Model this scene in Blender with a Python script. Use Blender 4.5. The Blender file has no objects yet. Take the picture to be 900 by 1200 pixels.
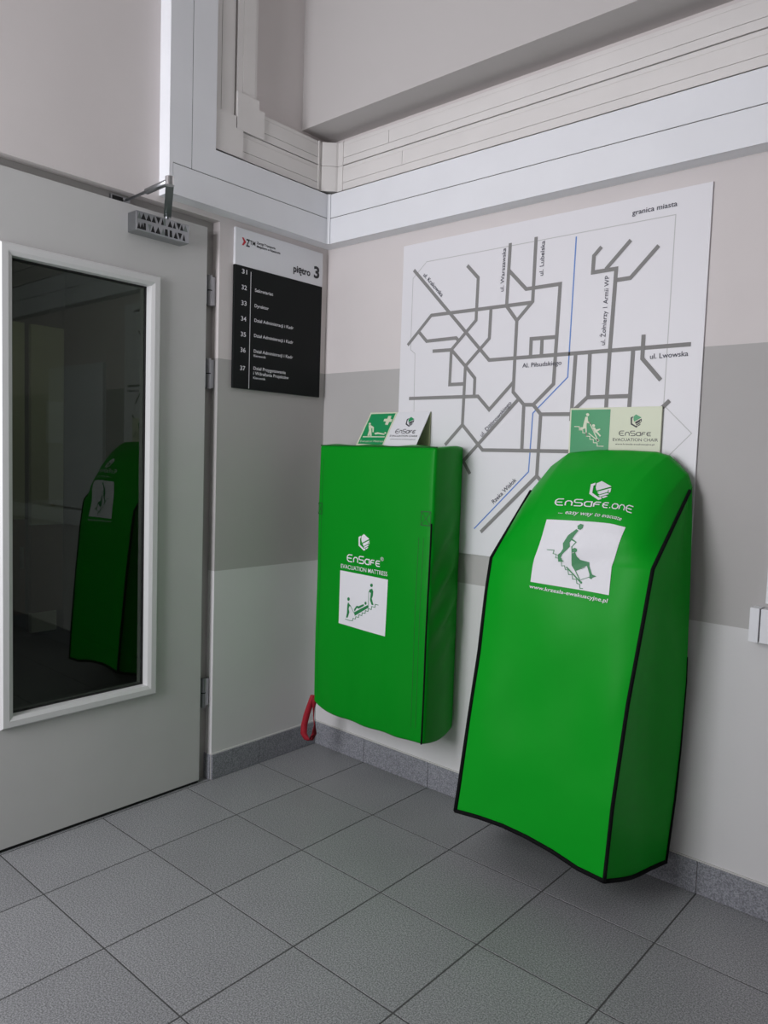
import bpy, bmesh, math, random
import numpy as np
from mathutils import Vector, Matrix
from mathutils.geometry import tessellate_polygon

# ------------------------------------------------------------------ camera, world, light, exposure
scene = bpy.context.scene
COL = scene.collection
PI = math.pi
random.seed(4)

cam_data = bpy.data.cameras.new('camera')
cam_data.sensor_fit = 'HORIZONTAL'
cam_data.sensor_width = 36.0
cam_data.lens = 36.0 * 879.7 / 900.0
cam = bpy.data.objects.new('camera', cam_data)
cam.location = (2.3105, -2.2312, 1.2428)
cam.rotation_euler = (1.50040, -0.03252, 0.72140)
COL.objects.link(cam)
scene.camera = cam

world = bpy.data.worlds.new('world')
scene.world = world
world.use_nodes = True
wbg = world.node_tree.nodes['Background']
wbg.inputs[0].default_value = (0.75, 0.85, 1.0, 1)
wbg.inputs[1].default_value = 1.0

vs = scene.view_settings
vs.view_transform = 'Standard'
vs.look = 'None'
vs.gamma = 1.0
vs.exposure = 0.0
vs.use_curve_mapping = False

ROOM_X, ROOM_Y, ROOM_Z = 4.4, -3.2, 3.2
WIN = (0.04, 1.00, 0.75, 2.60)          # window in the wall behind the camera: x0, x1, z0, z1


def area(name, loc, rot, sx, sy, power, col):
    d = bpy.data.lights.new(name, 'AREA')
    d.shape = 'RECTANGLE'
    d.size, d.size_y = sx, sy
    d.energy = power
    d.color = col
    o = bpy.data.objects.new(name, d)
    o.location = loc
    o.rotation_euler = rot
    COL.objects.link(o)
    return o


area('window_daylight', ((WIN[0] + WIN[1]) / 2, ROOM_Y + 0.03, (WIN[2] + WIN[3]) / 2), (PI / 2, 0, 0),
     WIN[1] - WIN[0] - 0.1, WIN[3] - WIN[2] - 0.1, 53, (0.965, 0.955, 1.0))
area('corridor_fill_light', (-1.5, -0.6, 2.5), (0, 0, 0), 0.5, 0.5, 6.0, (1.0, 0.97, 0.85))  # added fill to brighten the corridor, no fixture behind it

# ------------------------------------------------------------------ materials


def new_mat(name):
    m = bpy.data.materials.new(name)
    m.use_nodes = True
    nt = m.node_tree
    return m, nt, nt.nodes['Principled BSDF']


def mat(name, col, rough=0.5, metal=0.0, bump=0.0, bscale=200.0, var=0.0, vscale=6.0, spec=0.5, sheen=0.0):
    m, nt, b = new_mat(name)
    b.inputs['Base Color'].default_value = (*col, 1)
    b.inputs['Roughness'].default_value = rough
    b.inputs['Metallic'].default_value = metal
    b.inputs['Specular IOR Level'].default_value = spec
    if sheen:
        b.inputs['Sheen Weight'].default_value = sheen
    tc = nt.nodes.new('ShaderNodeTexCoord')
    if var:
        n = nt.nodes.new('ShaderNodeTexNoise')
        n.inputs['Scale'].default_value = vscale
        n.inputs['Detail'].default_value = 4
        nt.links.new(tc.outputs['Object'], n.inputs['Vector'])
        r = nt.nodes.new('ShaderNodeValToRGB')
        r.color_ramp.elements[0].position = 0.3
        r.color_ramp.elements[1].position = 0.7
        r.color_ramp.elements[0].color = (*[c * (1 - var) for c in col], 1)
        r.color_ramp.elements[1].color = (*[min(1, c * (1 + var)) for c in col], 1)
        nt.links.new(n.outputs['Fac'], r.inputs['Fac'])
        nt.links.new(r.outputs['Color'], b.inputs['Base Color'])
    if bump:
        n2 = nt.nodes.new('ShaderNodeTexNoise')
        n2.inputs['Scale'].default_value = bscale
        n2.inputs['Detail'].default_value = 3
        nt.links.new(tc.outputs['Object'], n2.inputs['Vector'])
        bp = nt.nodes.new('ShaderNodeBump')
        bp.inputs['Strength'].default_value = bump
        bp.inputs['Distance'].default_value = 0.002
        nt.links.new(n2.outputs['Fac'], bp.inputs['Height'])
        nt.links.new(bp.outputs['Normal'], b.inputs['Normal'])
    return m


def mat_wall():
    """plaster, painted with a grey band between two heights"""
    m, nt, b = new_mat('painted_plaster')
    g = nt.nodes.new('ShaderNodeNewGeometry')
    sep = nt.nodes.new('ShaderNodeSeparateXYZ')
    nt.links.new(g.outputs['Position'], sep.inputs[0])
    n = nt.nodes.new('ShaderNodeTexNoise')
    n.inputs['Scale'].default_value = 3.0
    n.inputs['Detail'].default_value = 5
    nt.links.new(g.outputs['Position'], n.inputs['Vector'])
    n2 = nt.nodes.new('ShaderNodeTexNoise')
    n2.inputs['Scale'].default_value = 90
    n2.inputs['Detail'].default_value = 3
    nt.links.new(g.outputs['Position'], n2.inputs['Vector'])

    def step(z):
        a = nt.nodes.new('ShaderNodeMath')
        a.operation = 'GREATER_THAN'
        a.inputs[1].default_value = z
        nt.links.new(sep.outputs['Z'], a.inputs[0])
        return a
    s1, s2 = step(0.803), step(1.593)

    def mix(fac, c1, c2):
        x = nt.nodes.new('ShaderNodeMix')
        x.data_type = 'RGBA'
        nt.links.new(fac, x.inputs['Factor'])
        if isinstance(c1, tuple):
            x.inputs['A'].default_value = (*c1, 1)
        else:
            nt.links.new(c1, x.inputs['A'])
        x.inputs['B'].default_value = (*c2, 1)
        return x
    m1 = mix(s1.outputs[0], (0.70, 0.69, 0.69), (0.47, 0.455, 0.445))
    m2 = mix(s2.outputs[0], m1.outputs['Result'], (0.70, 0.655, 0.645))
    hs = nt.nodes.new('ShaderNodeHueSaturation')
    mr = nt.nodes.new('ShaderNodeMapRange')
    mr.inputs['To Min'].default_value = 0.94
    mr.inputs['To Max'].default_value = 1.06
    nt.links.new(n.outputs['Fac'], mr.inputs['Value'])
    nt.links.new(mr.outputs[0], hs.inputs['Value'])
    nt.links.new(m2.outputs['Result'], hs.inputs['Color'])
    nt.links.new(hs.outputs[0], b.inputs['Base Color'])
    b.inputs['Roughness'].default_value = 0.6
    b.inputs['Specular IOR Level'].default_value = 0.3
    bp = nt.nodes.new('ShaderNodeBump')
    bp.inputs['Strength'].default_value = 0.10
    bp.inputs['Distance'].default_value = 0.002
    nt.links.new(n2.outputs['Fac'], bp.inputs['Height'])
    nt.links.new(bp.outputs['Normal'], b.inputs['Normal'])
    return m


def mat_tile(name, c0, c1, rough):
    """speckled porcelain stoneware"""
    m, nt, b = new_mat(name)
    g = nt.nodes.new('ShaderNodeNewGeometry')
    oi = nt.nodes.new('ShaderNodeObjectInfo')
    n = nt.nodes.new('ShaderNodeTexNoise')
    n.inputs['Scale'].default_value = 270
    n.inputs['Detail'].default_value = 2
    nt.links.new(g.outputs['Position'], n.inputs['Vector'])
    r = nt.nodes.new('ShaderNodeValToRGB')
    r.color_ramp.elements[0].position = 0.36
    r.color_ramp.elements[1].position = 0.66
    r.color_ramp.elements[0].color = (*c0, 1)
    r.color_ramp.elements[1].color = (*c1, 1)
    nt.links.new(n.outputs['Fac'], r.inputs['Fac'])
    n3 = nt.nodes.new('ShaderNodeTexNoise')
    n3.inputs['Scale'].default_value = 5
    n3.inputs['Detail'].default_value = 4
    nt.links.new(g.outputs['Position'], n3.inputs['Vector'])
    add = nt.nodes.new('ShaderNodeMath')
    add.operation = 'MULTIPLY_ADD'
    add.inputs[1].default_value = 0.10
    nt.links.new(oi.outputs['Random'], add.inputs[0])
    mr = nt.nodes.new('ShaderNodeMapRange')
    mr.inputs['To Min'].default_value = 0.85
    mr.inputs['To Max'].default_value = 1.05
    nt.links.new(n3.outputs['Fac'], mr.inputs['Value'])
    nt.links.new(mr.outputs[0], add.inputs[2])
    hs = nt.nodes.new('ShaderNodeHueSaturation')
    nt.links.new(add.outputs[0], hs.inputs['Value'])
    nt.links.new(r.outputs['Color'], hs.inputs['Color'])
    nt.links.new(hs.outputs[0], b.inputs['Base Color'])
    b.inputs['Roughness'].default_value = rough
    bp = nt.nodes.new('ShaderNodeBump')
    bp.inputs['Strength'].default_value = 0.06
    bp.inputs['Distance'].default_value = 0.001
    nt.links.new(n.outputs['Fac'], bp.inputs['Height'])
    nt.links.new(bp.outputs['Normal'], b.inputs['Normal'])
    return m


def mat_glass(name, refl, tint):
    m = bpy.data.materials.new(name)
    m.use_nodes = True
    nt = m.node_tree
    nt.nodes.clear()
    out = nt.nodes.new('ShaderNodeOutputMaterial')
    tr = nt.nodes.new('ShaderNodeBsdfTransparent')
    tr.inputs[0].default_value = (*tint, 1)
    gl = nt.nodes.new('ShaderNodeBsdfGlossy')
    gl.inputs['Roughness'].default_value = 0.0
    gl.inputs['Color'].default_value = (0.92, 1.0, 0.94, 1)
    fr = nt.nodes.new('ShaderNodeFresnel')
    fr.inputs['IOR'].default_value = refl
    mx = nt.nodes.new('ShaderNodeMixShader')
    nt.links.new(fr.outputs[0], mx.inputs[0])
    nt.links.new(tr.outputs[0], mx.inputs[1])
    nt.links.new(gl.outputs[0], mx.inputs[2])
    nt.links.new(mx.outputs[0], out.inputs[0])
    return m


def mat_fabric(name, col, rough, bscale):
    m, nt, b = new_mat(name)
    tc = nt.nodes.new('ShaderNodeTexCoord')
    b.inputs['Base Color'].default_value = (*col, 1)
    b.inputs['Roughness'].default_value = rough
    b.inputs['Specular IOR Level'].default_value = 0.14
    n = nt.nodes.new('ShaderNodeTexNoise')
    n.inputs['Scale'].default_value = 4
    n.inputs['Detail'].default_value = 3
    nt.links.new(tc.outputs['Object'], n.inputs['Vector'])
    w1 = nt.nodes.new('ShaderNodeTexWave')
    w1.inputs['Scale'].default_value = bscale
    w1.bands_direction = 'Z'
    nt.links.new(tc.outputs['Object'], w1.inputs['Vector'])
    b1 = nt.nodes.new('ShaderNodeBump')
    b1.inputs['Strength'].default_value = 0.22
    b1.inputs['Distance'].default_value = 0.02
    nt.links.new(n.outputs['Fac'], b1.inputs['Height'])
    b2 = nt.nodes.new('ShaderNodeBump')
    b2.inputs['Strength'].default_value = 0.06
    b2.inputs['Distance'].default_value = 0.001
    nt.links.new(w1.outputs['Fac'], b2.inputs['Height'])
    nt.links.new(b1.outputs['Normal'], b2.inputs['Normal'])
    nt.links.new(b2.outputs['Normal'], b.inputs['Normal'])
    return m


M = {}
M['wall'] = mat_wall()
M['tile'] = mat_tile('floor_stoneware', (0.150, 0.152, 0.160), (0.40, 0.402, 0.415), 0.42)
M['skirt'] = mat_tile('skirting_stoneware', (0.17, 0.175, 0.195), (0.36, 0.365, 0.40), 0.45)
M['grout'] = mat('grout', (0.07, 0.07, 0.07), 0.9, bump=0.3)
M['caulk'] = mat('caulk', (0.62, 0.61, 0.59), 0.7)
M['ceiling'] = mat('ceiling_paint', (0.72, 0.72, 0.71), 0.8, bump=0.1)
M['bulk'] = mat('bulkhead_paint', (0.53, 0.505, 0.495), 0.7, bump=0.1, bscale=90)
M['pvc'] = mat('white_pvc', (0.83, 0.84, 0.87), 0.38, var=0.02)
M['pvc2'] = mat('cream_pvc', (0.76, 0.735, 0.715), 0.42, var=0.03)
M['seam'] = mat('seam_shadow_gap', (0.10, 0.095, 0.09), 0.9)
M['door'] = mat('door_enamel', (0.57, 0.565, 0.555), 0.38, bump=0.03, bscale=40, var=0.02)
M['doorframe'] = mat('door_frame_enamel', (0.36, 0.35, 0.335), 0.5, bump=0.05)
M['glazing'] = mat('glazing_bead_enamel', (0.66, 0.66, 0.655), 0.4)
M['steel'] = mat('brushed_steel', (0.36, 0.37, 0.385), 0.30, 1.0)
M['chrome'] = mat('chrome', (0.72, 0.73, 0.75), 0.14, 1.0)
M['darksteel'] = mat('dark_steel', (0.20, 0.23, 0.22), 0.35, 0.8)
M['rubber_and_shade'] = mat('black_rubber_and_shade', (0.008, 0.008, 0.008), 0.7)  # also paints the door gap's shade and the closer's dark reflections
M['glass'] = mat_glass('door_glass', 1.55, (0.42, 0.47, 0.40))
M['winglass'] = mat_glass('window_glass', 1.5, (0.95, 0.97, 0.96))
M['green'] = mat_fabric('green_nylon', (0.0008, 0.275, 0.012), 0.40, 260)
M['green2'] = mat_fabric('green_nylon_cover', (0.0008, 0.35, 0.014), 0.42, 260)
M['seamgreen'] = mat('dark_green_thread', (0.004, 0.10, 0.012), 0.6)
M['black'] = mat('black_binding_tape', (0.004, 0.004, 0.005), 0.8, bump=0.2, bscale=300, spec=0.15)
M['print_white'] = mat('white_print', (0.80, 0.80, 0.83), 0.5)
M['print_green'] = mat('green_print', (0.012, 0.22, 0.06), 0.5)
M['sign_green'] = mat('sign_green_print', (0.012, 0.30, 0.10), 0.4)
M['print_dark'] = mat('dark_print', (0.02, 0.02, 0.025), 0.5)
M['print_navy'] = mat('navy_print', (0.035, 0.035, 0.06), 0.5)
M['print_red'] = mat('red_print', (0.55, 0.01, 0.03), 0.5)
M['road'] = mat('grey_road_print', (0.26, 0.255, 0.25), 0.6, spec=0.2)
M['river'] = mat('blue_river_print', (0.12, 0.25, 0.62), 0.5)
M['border'] = mat('pale_border_print', (0.55, 0.55, 0.55), 0.5)
M['board'] = mat('map_board_white', (0.80, 0.79, 0.82), 0.45)
M['sign_white'] = mat('directory_white', (0.80, 0.81, 0.84), 0.35)
M['sign_black'] = mat('directory_black', (0.008, 0.010, 0.010), 0.5, spec=0.15)
M['lumi'] = mat('photoluminescent_panel', (0.70, 0.74, 0.56), 0.45)
M['lumi_shaded'] = mat('photoluminescent_shaded', (0.50, 0.52, 0.32), 0.55)  # luminous panel colour darkened, shade inside the fold put into it
M['red'] = mat('red_webbing', (0.36, 0.006, 0.020), 0.7, bump=0.4, bscale=400)
M['cream'] = mat('cream_paint', (0.62, 0.62, 0.46), 0.4)
M['brown'] = mat('brown_wood', (0.16, 0.075, 0.035), 0.45, var=0.25, vscale=14)
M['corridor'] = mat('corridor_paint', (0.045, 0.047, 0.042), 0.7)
M['paper'] = mat('paper', (0.75, 0.75, 0.72), 0.7)

# ------------------------------------------------------------------ helpers


def add_box(bm, x0, x1, y0, y1, z0, z1, bev=0.0):
    vs_ = [bm.verts.new(v) for v in ((x0, y0, z0), (x1, y0, z0), (x1, y1, z0), (x0, y1, z0),
                                     (x0, y0, z1), (x1, y0, z1), (x1, y1, z1), (x0, y1, z1))]
    fs = [bm.faces.new([vs_[i] for i in f]) for f in
          ((3, 2, 1, 0), (4, 5, 6, 7), (0, 1, 5, 4), (1, 2, 6, 5), (2, 3, 7, 6), (3, 0, 4, 7))]
    if bev:
        es = {e for f in fs for e in f.edges}
        bmesh.ops.bevel(bm, geom=list(es), offset=bev, segments=2, affect='EDGES', profile=0.5)


def add_prism(bm, pts, axis, a0, a1):
    """extrude a closed 2D outline along an axis; pts are the two remaining coordinates"""
    def v3(p, a):
        if axis == 'z':
            return (p[0], p[1], a)
        if axis == 'x':
            return (a, p[0], p[1])
        return (p[0], a, p[1])
    lo = [bm.verts.new(v3(q, a0)) for q in pts]
    hi = [bm.verts.new(v3(q, a1)) for q in pts]
    n = len(pts)
    bm.faces.new(lo)
    bm.faces.new(hi[::-1])
    for i in range(n):
        bm.faces.new((lo[i], hi[i], hi[(i + 1) % n], lo[(i + 1) % n]))


def add_tube(bm, pts, r, seg=8, caps=True, flat=1.0):
    pts = [Vector(q) for q in pts]
    rings = []
    up = None
    for i, q in enumerate(pts):
        t = (pts[min(i + 1, len(pts) - 1)] - pts[max(i - 1, 0)]).normalized()
        if up is None:
            up = Vector((0, 0, 1)) if abs(t.z) < 0.9 else Vector((0, -1, 0))
        a = t.cross(up).normalized()
        b = a.cross(t).normalized()
        up = b
        rr = r[i] if isinstance(r, (list, tuple)) else r
        rings.append([bm.verts.new(q + rr * (math.cos(k * 2 * PI / seg) * a + flat * math.sin(k * 2 * PI / seg) * b))
                      for k in range(seg)])
    for r0, r1 in zip(rings, rings[1:]):
        for k in range(seg):
            bm.faces.new((r0[k], r0[(k + 1) % seg], r1[(k + 1) % seg], r1[k]))
    if caps:
        bm.faces.new(rings[0][::-1])
        bm.faces.new(rings[-1])


def obj(name, bm, m, parent=None, smooth=False):
    bmesh.ops.recalc_face_normals(bm, faces=bm.faces)
    me = bpy.data.meshes.new(name)
    bm.to_mesh(me)
    bm.free()
    return mesh_obj(name, me, m, parent, smooth)


def mesh_obj(name, me, m, parent=None, smooth=False):
    me.materials.clear()
    me.materials.append(M[m] if isinstance(m, str) else m)
    if smooth:
        for q in me.polygons:
            q.use_smooth = True
    o = bpy.data.objects.new(name, me)
    COL.objects.link(o)
    if parent is not None:
        o.parent = parent
        o.matrix_parent_inverse = Matrix.Translation(-parent.location)
    return o


def box(name, m, x0, x1, y0, y1, z0, z1, parent=None, bev=0.0):
    bm = bmesh.new()
    add_box(bm, min(x0, x1), max(x0, x1), min(y0, y1), max(y0, y1), min(z0, z1), max(z0, z1), bev)
    return obj(name, bm, m, parent)


def boxes(name, m, lst, parent=None):
    bm = bmesh.new()
    for b in lst:
        add_box(bm, min(b[0], b[1]), max(b[0], b[1]), min(b[2], b[3]), max(b[2], b[3]), min(b[4], b[5]), max(b[4], b[5]))
    return obj(name, bm, m, parent)


def thing(name, label, cat, loc, group=None):
    o = bpy.data.objects.new(name, None)
    o.empty_display_size = 0.05
    o.location = loc
    COL.objects.link(o)
    o['label'] = label
    o['category'] = cat
    if group:
        o['group'] = group
    return o


def structure(o, label=None, cat=None):
    o['kind'] = 'structure'
    if label:
        o['label'] = label
    if cat:
        o['category'] = cat
    return o


# --- flat print: 2D shapes laid on a surface through a mapping f(a, b, lift) -> 3D point
def homog(src, dst):
    A, rhs = [], []
    for (x, y), (X, Y) in zip(src, dst):
        A += [[x, y, 1, 0, 0, 0, -X * x, -X * y], [0, 0, 0, x, y, 1, -Y * x, -Y * y]]
        rhs += [X, Y]
    h = np.append(np.linalg.solve(np.array(A, float), np.array(rhs, float)), 1).reshape(3, 3)

    def f(x, y):
        w = h @ np.array((x, y, 1.0))
        return (float(w[0] / w[2]), float(w[1] / w[2]))
    return f


def ribbon(pts, w, closed=False):
    """mitred ribbon along a 2D polyline, as a list of quads"""
    P = [np.array(q, float) for q in pts]
    n = len(P)
    left, right = [], []
    for i in range(n):
        a = P[i - 1] if (i > 0 or closed) else None
        c = P[(i + 1) % n] if (i < n - 1 or closed) else None
        d1 = (P[i] - a) if a is not None else (c - P[i])
        d2 = (c - P[i]) if c is not None else (P[i] - a)
        d1 = d1 / (np.linalg.norm(d1) + 1e-9)
        d2 = d2 / (np.linalg.norm(d2) + 1e-9)
        n1 = np.array((-d1[1], d1[0]))
        n2 = np.array((-d2[1], d2[0]))
        m = n1 + n2
        m = m / (np.linalg.norm(m) + 1e-9)
        k = w / 2 / max(0.5, float(m @ n1))
        left.append(tuple(P[i] + m * k))
        right.append(tuple(P[i] - m * k))
    q = []
    for i in range(n if closed else n - 1):
        j = (i + 1) % n
        q.append([left[i], right[i], right[j], left[j]])
    return q


def ellipse(cx, cy, rx, ry, n=14):
    return [(cx + rx * math.cos(k * 2 * PI / n), cy + ry * math.sin(k * 2 * PI / n)) for k in range(n)]


def printed(name, polys, f, m, parent, lift=0.0006, cut=0.0):
    """fill 2D polygons and lay them on a surface"""
    bm = bmesh.new()
    for poly in polys:
        tris = tessellate_polygon([[Vector((q[0], q[1], 0)) for q in poly]])
        v = [bm.verts.new((q[0], q[1], 0)) for q in poly]
        for t in tris:
            try:
                bm.faces.new([v[i] for i in t])
            except ValueError:
                pass
    return lay(name, bm, f, m, parent, lift, cut)


def lay(name, bm, f, m, parent, lift, cut=0.0):
    if cut:
        for _ in range(5):
            es = [e for e in bm.edges if e.calc_length() > cut]
            if not es:
                break
            bmesh.ops.subdivide_edges(bm, edges=es, cuts=1)
            bmesh.ops.triangulate(bm, faces=bm.faces)
    for v in bm.verts:
        v.co = Vector(f(v.co.x, v.co.y, lift))
    me = bpy.data.meshes.new(name)
    bm.to_mesh(me)
    bm.free()
    return mesh_obj(name, me, m, parent)


_caph = []


def text_bm(s, bold=0.0, shear=0.0):
    """lettering as a mesh with width 1 and cap height 1; returns bmesh and width / cap height"""
    def raw(t):
        c = bpy.data.curves.new('lettering', 'FONT')
        c.body = t
        c.resolution_u = 3
        c.offset = bold
        c.shear = shear
        o = bpy.data.objects.new('lettering', c)
        COL.objects.link(o)
        bpy.context.view_layer.update()
        me = bpy.data.meshes.new_from_object(o)
        bpy.data.objects.remove(o)
        bpy.data.curves.remove(c)
        return me
    if not _caph:
        me = raw('H')
        _caph.append(max(v.co.y for v in me.vertices))
        bpy.data.meshes.remove(me)
    me = raw(s)
    bm = bmesh.new()
    bm.from_mesh(me)
    bpy.data.meshes.remove(me)
    xs = [v.co.x for v in bm.verts]
    x0, w = min(xs), max(xs) - min(xs)
    for v in bm.verts:
        v.co.x = (v.co.x - x0) / w
        v.co.y /= _caph[0]
    return bm, w / _caph[0]


def lettering(s, a, b, top, f, m, parent, lift=0.0006, bold=0.0, shear=0.0, cut=0.0, name='lettering'):
    """baseline from a to b in surface coordinates, top = cap line above a"""
    bm, _ = text_bm(s, bold, shear)
    ax, ay = a
    for v in bm.verts:
        x, y = v.co.x, v.co.y
        v.co.x = ax + x * (b[0] - ax) + y * (top[0] - ax)
        v.co.y = ay + x * (b[1] - ay) + y * (top[1] - ay)
    return lay(name, bm, f, m, parent, lift, cut)


GLYPH = {   # rounded technical capitals: strokes on a cell one unit high
    'E': (0.92, [[(0.92, 1), (0.30, 1), (0.06, 0.78), (0, 0.5), (0.06, 0.22), (0.30, 0), (0.92, 0)], [(0, 0.5), (0.80, 0.5)]]),
    'e': (0.72, [[(0.72, 0.74), (0.2, 0.74), (0.02, 0.55), (0.02, 0.19), (0.2, 0), (0.72, 0)], [(0.02, 0.37), (0.66, 0.37)]]),
    'n': (0.70, [[(0, 0), (0, 0.52), (0.2, 0.74), (0.5, 0.74), (0.7, 0.52), (0.7, 0)]]),
    'S': (0.82, [[(0.82, 1), (0.15, 1), (0, 0.88), (0, 0.62), (0.15, 0.5), (0.67, 0.5), (0.82, 0.38), (0.82, 0.12), (0.67, 0), (0, 0)]]),
    'a': (0.72, [[(0.72, 0), (0.72, 0.74), (0.2, 0.74), (0, 0.55), (0, 0.19), (0.2, 0), (0.72, 0)]]),
    'F': (0.66, [[(0, 0), (0, 0.52), (0.2, 0.74), (0.66, 0.74)], [(0, 0.37), (0.56, 0.37)]]),
    'o': (0.78, [[(0.2, 0), (0.58, 0), (0.78, 0.2), (0.78, 0.54), (0.58, 0.74), (0.2, 0.74), (0, 0.54), (0, 0.2), (0.2, 0), (0.4, 0)]]),
    '.': (0.12, [[(0, 0.06), (0.14, 0.06)]]),
}


def wordmark(word, a, b, top, f, m, parent, lift=0.0006, w=0.15, cut=0.0):
    polys, x = [], 0.0
    for ch in word:
        adv, strokes = GLYPH[ch]
        for st in strokes:
            polys += ribbon([(x + q[0], q[1]) for q in st], w)
        x += adv + 0.24
    W = x - 0.24
    out = []
    for poly in polys:
        out.append([(a[0] + q[0] / W * (b[0] - a[0]) + q[1] * (top[0] - a[0]),
                     a[1] + q[0] / W * (b[1] - a[1]) + q[1] * (top[1] - a[1])) for q in poly])
    return printed('wordmark', out, f, m, parent, lift, cut)


# hexagon emblem: unit cell, x 0..1, y 0..1
EMBLEM_TOP = [[(0.5, 1.0), (0.98, 0.76), (0.34, 0.46), (0.28, 0.60), (0.28, 0.84)]]
EMBLEM_REST = [[(0.23, 0.87), (0.03, 0.76), (0.03, 0.25), (0.5, 0.0), (0.64, 0.07), (0.60, 0.17), (0.5, 0.13), (0.16, 0.32), (0.16, 0.70), (0.23, 0.74)],
               [(0.36, 0.40), (0.98, 0.68), (0.98, 0.46), (0.90, 0.42), (0.90, 0.56), (0.50, 0.36)],
               [(0.40, 0.34), (0.50, 0.28), (0.86, 0.46), (0.86, 0.52), (0.80, 0.52)],
               [(0.46, 0.22), (0.56, 0.18), (0.94, 0.36), (0.84, 0.40)],
               [(0.62, 0.16), (0.72, 0.12), (0.90, 0.24), (0.80, 0.26)]]


def emblem(a, b, top, f, m1, m2, parent, lift=0.0006, cut=0.0):
    def tr(polys):
        return [[(a[0] + x * (b[0] - a[0]) + y * (top[0] - a[0]), a[1] + x * (b[1] - a[1]) + y * (top[1] - a[1])) for x, y in p_] for p_ in polys]
    if m1 == m2:
        printed('emblem', tr(EMBLEM_TOP + EMBLEM_REST), f, m1, parent, lift, cut)
    else:
        printed('emblem', tr(EMBLEM_TOP), f, m1, parent, lift, cut)
        printed('emblem', tr(EMBLEM_REST), f, m2, parent, lift, cut)


# ------------------------------------------------------------------ the room shell
TS = 1.0 / 3.0                      # floor tile module
OX, OY = 0.295, 0.318               # first joints from the corner
JW = 0.0042

floor = structure(box('floor', 'grout', -0.15, ROOM_X, ROOM_Y, 0.0, -0.10, -0.0010))
xs = [0.0] + [OX + i * TS for i in range(13) if OX + i * TS < ROOM_X - 0.05] + [ROOM_X]
ys = [0.0] + [OY + j * TS for j in range(12) if OY + j * TS < -ROOM_Y - 0.05] + [-ROOM_Y]
tile_meshes = {}
for i in range(len(xs) - 1):
    for j in range(len(ys) - 1):
        w, d = xs[i + 1] - xs[i], ys[j + 1] - ys[j]
        if w < 0.02 or d < 0.02:
            continue
        key = (round(w, 3), round(d, 3))
        if key not in tile_meshes:
            bm = bmesh.new()
            add_box(bm, -w / 2 + JW / 2, w / 2 - JW / 2, -d / 2 + JW / 2, d / 2 - JW / 2, -0.008, 0.0, 0.0008)
            bmesh.ops.recalc_face_normals(bm, faces=bm.faces)
            me = bpy.data.meshes.new('tile')
            bm.to_mesh(me)
            bm.free()
            me.materials.append(M['tile'])
            tile_meshes[key] = me
        t = bpy.data.objects.new('tile', tile_meshes[key])
        t.location = ((xs[i] + xs[i + 1]) / 2, -(ys[j] + ys[j + 1]) / 2, 0)
        COL.objects.link(t)
        t.parent = floor
box_ = box('tile', 'tile', -0.15, -0.002, -1.62, -0.546, -0.008, 0.0, floor)      # threshold strip in the doorway

DOOR_R, DOOR_L, LINTEL = -0.546, -1.60, 2.084
WT = 0.16
structure(boxes('wall_left', 'wall', [(-WT, 0, DOOR_R, 0.0, 0, ROOM_Z), (-WT, 0, DOOR_L, DOOR_R, LINTEL, ROOM_Z),
                                      (-WT, 0, ROOM_Y, DOOR_L, 0, ROOM_Z)]))
structure(box('wall_right', 'wall', -WT, ROOM_X, 0, 0.16, 0, ROOM_Z))
structure(box('wall_far_side', 'wall', ROOM_X, ROOM_X + 0.12, ROOM_Y, 0.16, 0, ROOM_Z))
structure(boxes('wall_behind', 'wall', [(-WT, WIN[0], ROOM_Y - 0.15, ROOM_Y, 0, ROOM_Z), (WIN[1], ROOM_X + 0.12, ROOM_Y - 0.15, ROOM_Y, 0, ROOM_Z),
                                        (WIN[0], WIN[1], ROOM_Y - 0.15, ROOM_Y, 0, WIN[2]), (WIN[0], WIN[1], ROOM_Y - 0.15, ROOM_Y, WIN[3], ROOM_Z)]))
structure(box('ceiling', 'ceiling', -WT, ROOM_X + 0.12, ROOM_Y - 0.15, 0.16, ROOM_Z, ROOM_Z + 0.1))
wx0, wx1, wz0, wz1 = WIN
wf = structure(boxes('window_1', 'pvc', [(wx0, wx0 + .05, ROOM_Y - .10, ROOM_Y - .02, wz0, wz1), (wx1 - .05, wx1, ROOM_Y - .10, ROOM_Y - .02, wz0, wz1),
                                         (wx0, wx1, ROOM_Y - .10, ROOM_Y - .02, wz0, wz0 + .05), (wx0, wx1, ROOM_Y - .10, ROOM_Y - .02, wz1 - .05, wz1),
                                         ((wx0 + wx1) / 2 - .03, (wx0 + wx1) / 2 + .03, ROOM_Y - .10, ROOM_Y - .02, wz0, wz1)]))
box('pane', 'winglass', wx0 + .05, wx1 - .05, ROOM_Y - .065, ROOM_Y - .055, wz0 + .05, wz1 - .05, wf)

# bulkhead boxed along the right wall under the ceiling
structure(box('trim_1', 'bulk', 0.0, ROOM_X, -0.161, 0.0, 2.533, ROOM_Z))

# skirting tiles with a bead of caulk on top
SK = 0.097
bl = structure(boxes('baseboard_left', 'caulk', [(0, 0.005, -0.546, 0, 0, SK + 0.004), (-0.045, 0.0, -0.546, -0.549, 0, SK + 0.004)]))
for y0, y1 in ((0.0, -0.318), (-0.318, -0.548)):
    box('tile', 'skirt', 0, 0.009, y1 + 0.001, y0 - 0.001, 0.001, SK, bl, 0.0007)
box('tile', 'skirt', -0.040, -0.002, -0.553, -0.546, 0.001, SK, bl, 0.0007)
br = structure(box('baseboard_right', 'caulk', 0, ROOM_X, -0.005, 0, 0, SK + 0.004))
sx = [0.009] + [OX + i * TS for i in range(12)]
for a, b in zip(sx, sx[1:]):
    box('tile', 'skirt', a + 0.001, b - 0.001, -0.009, 0, 0.001, SK, br, 0.0007)

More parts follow.
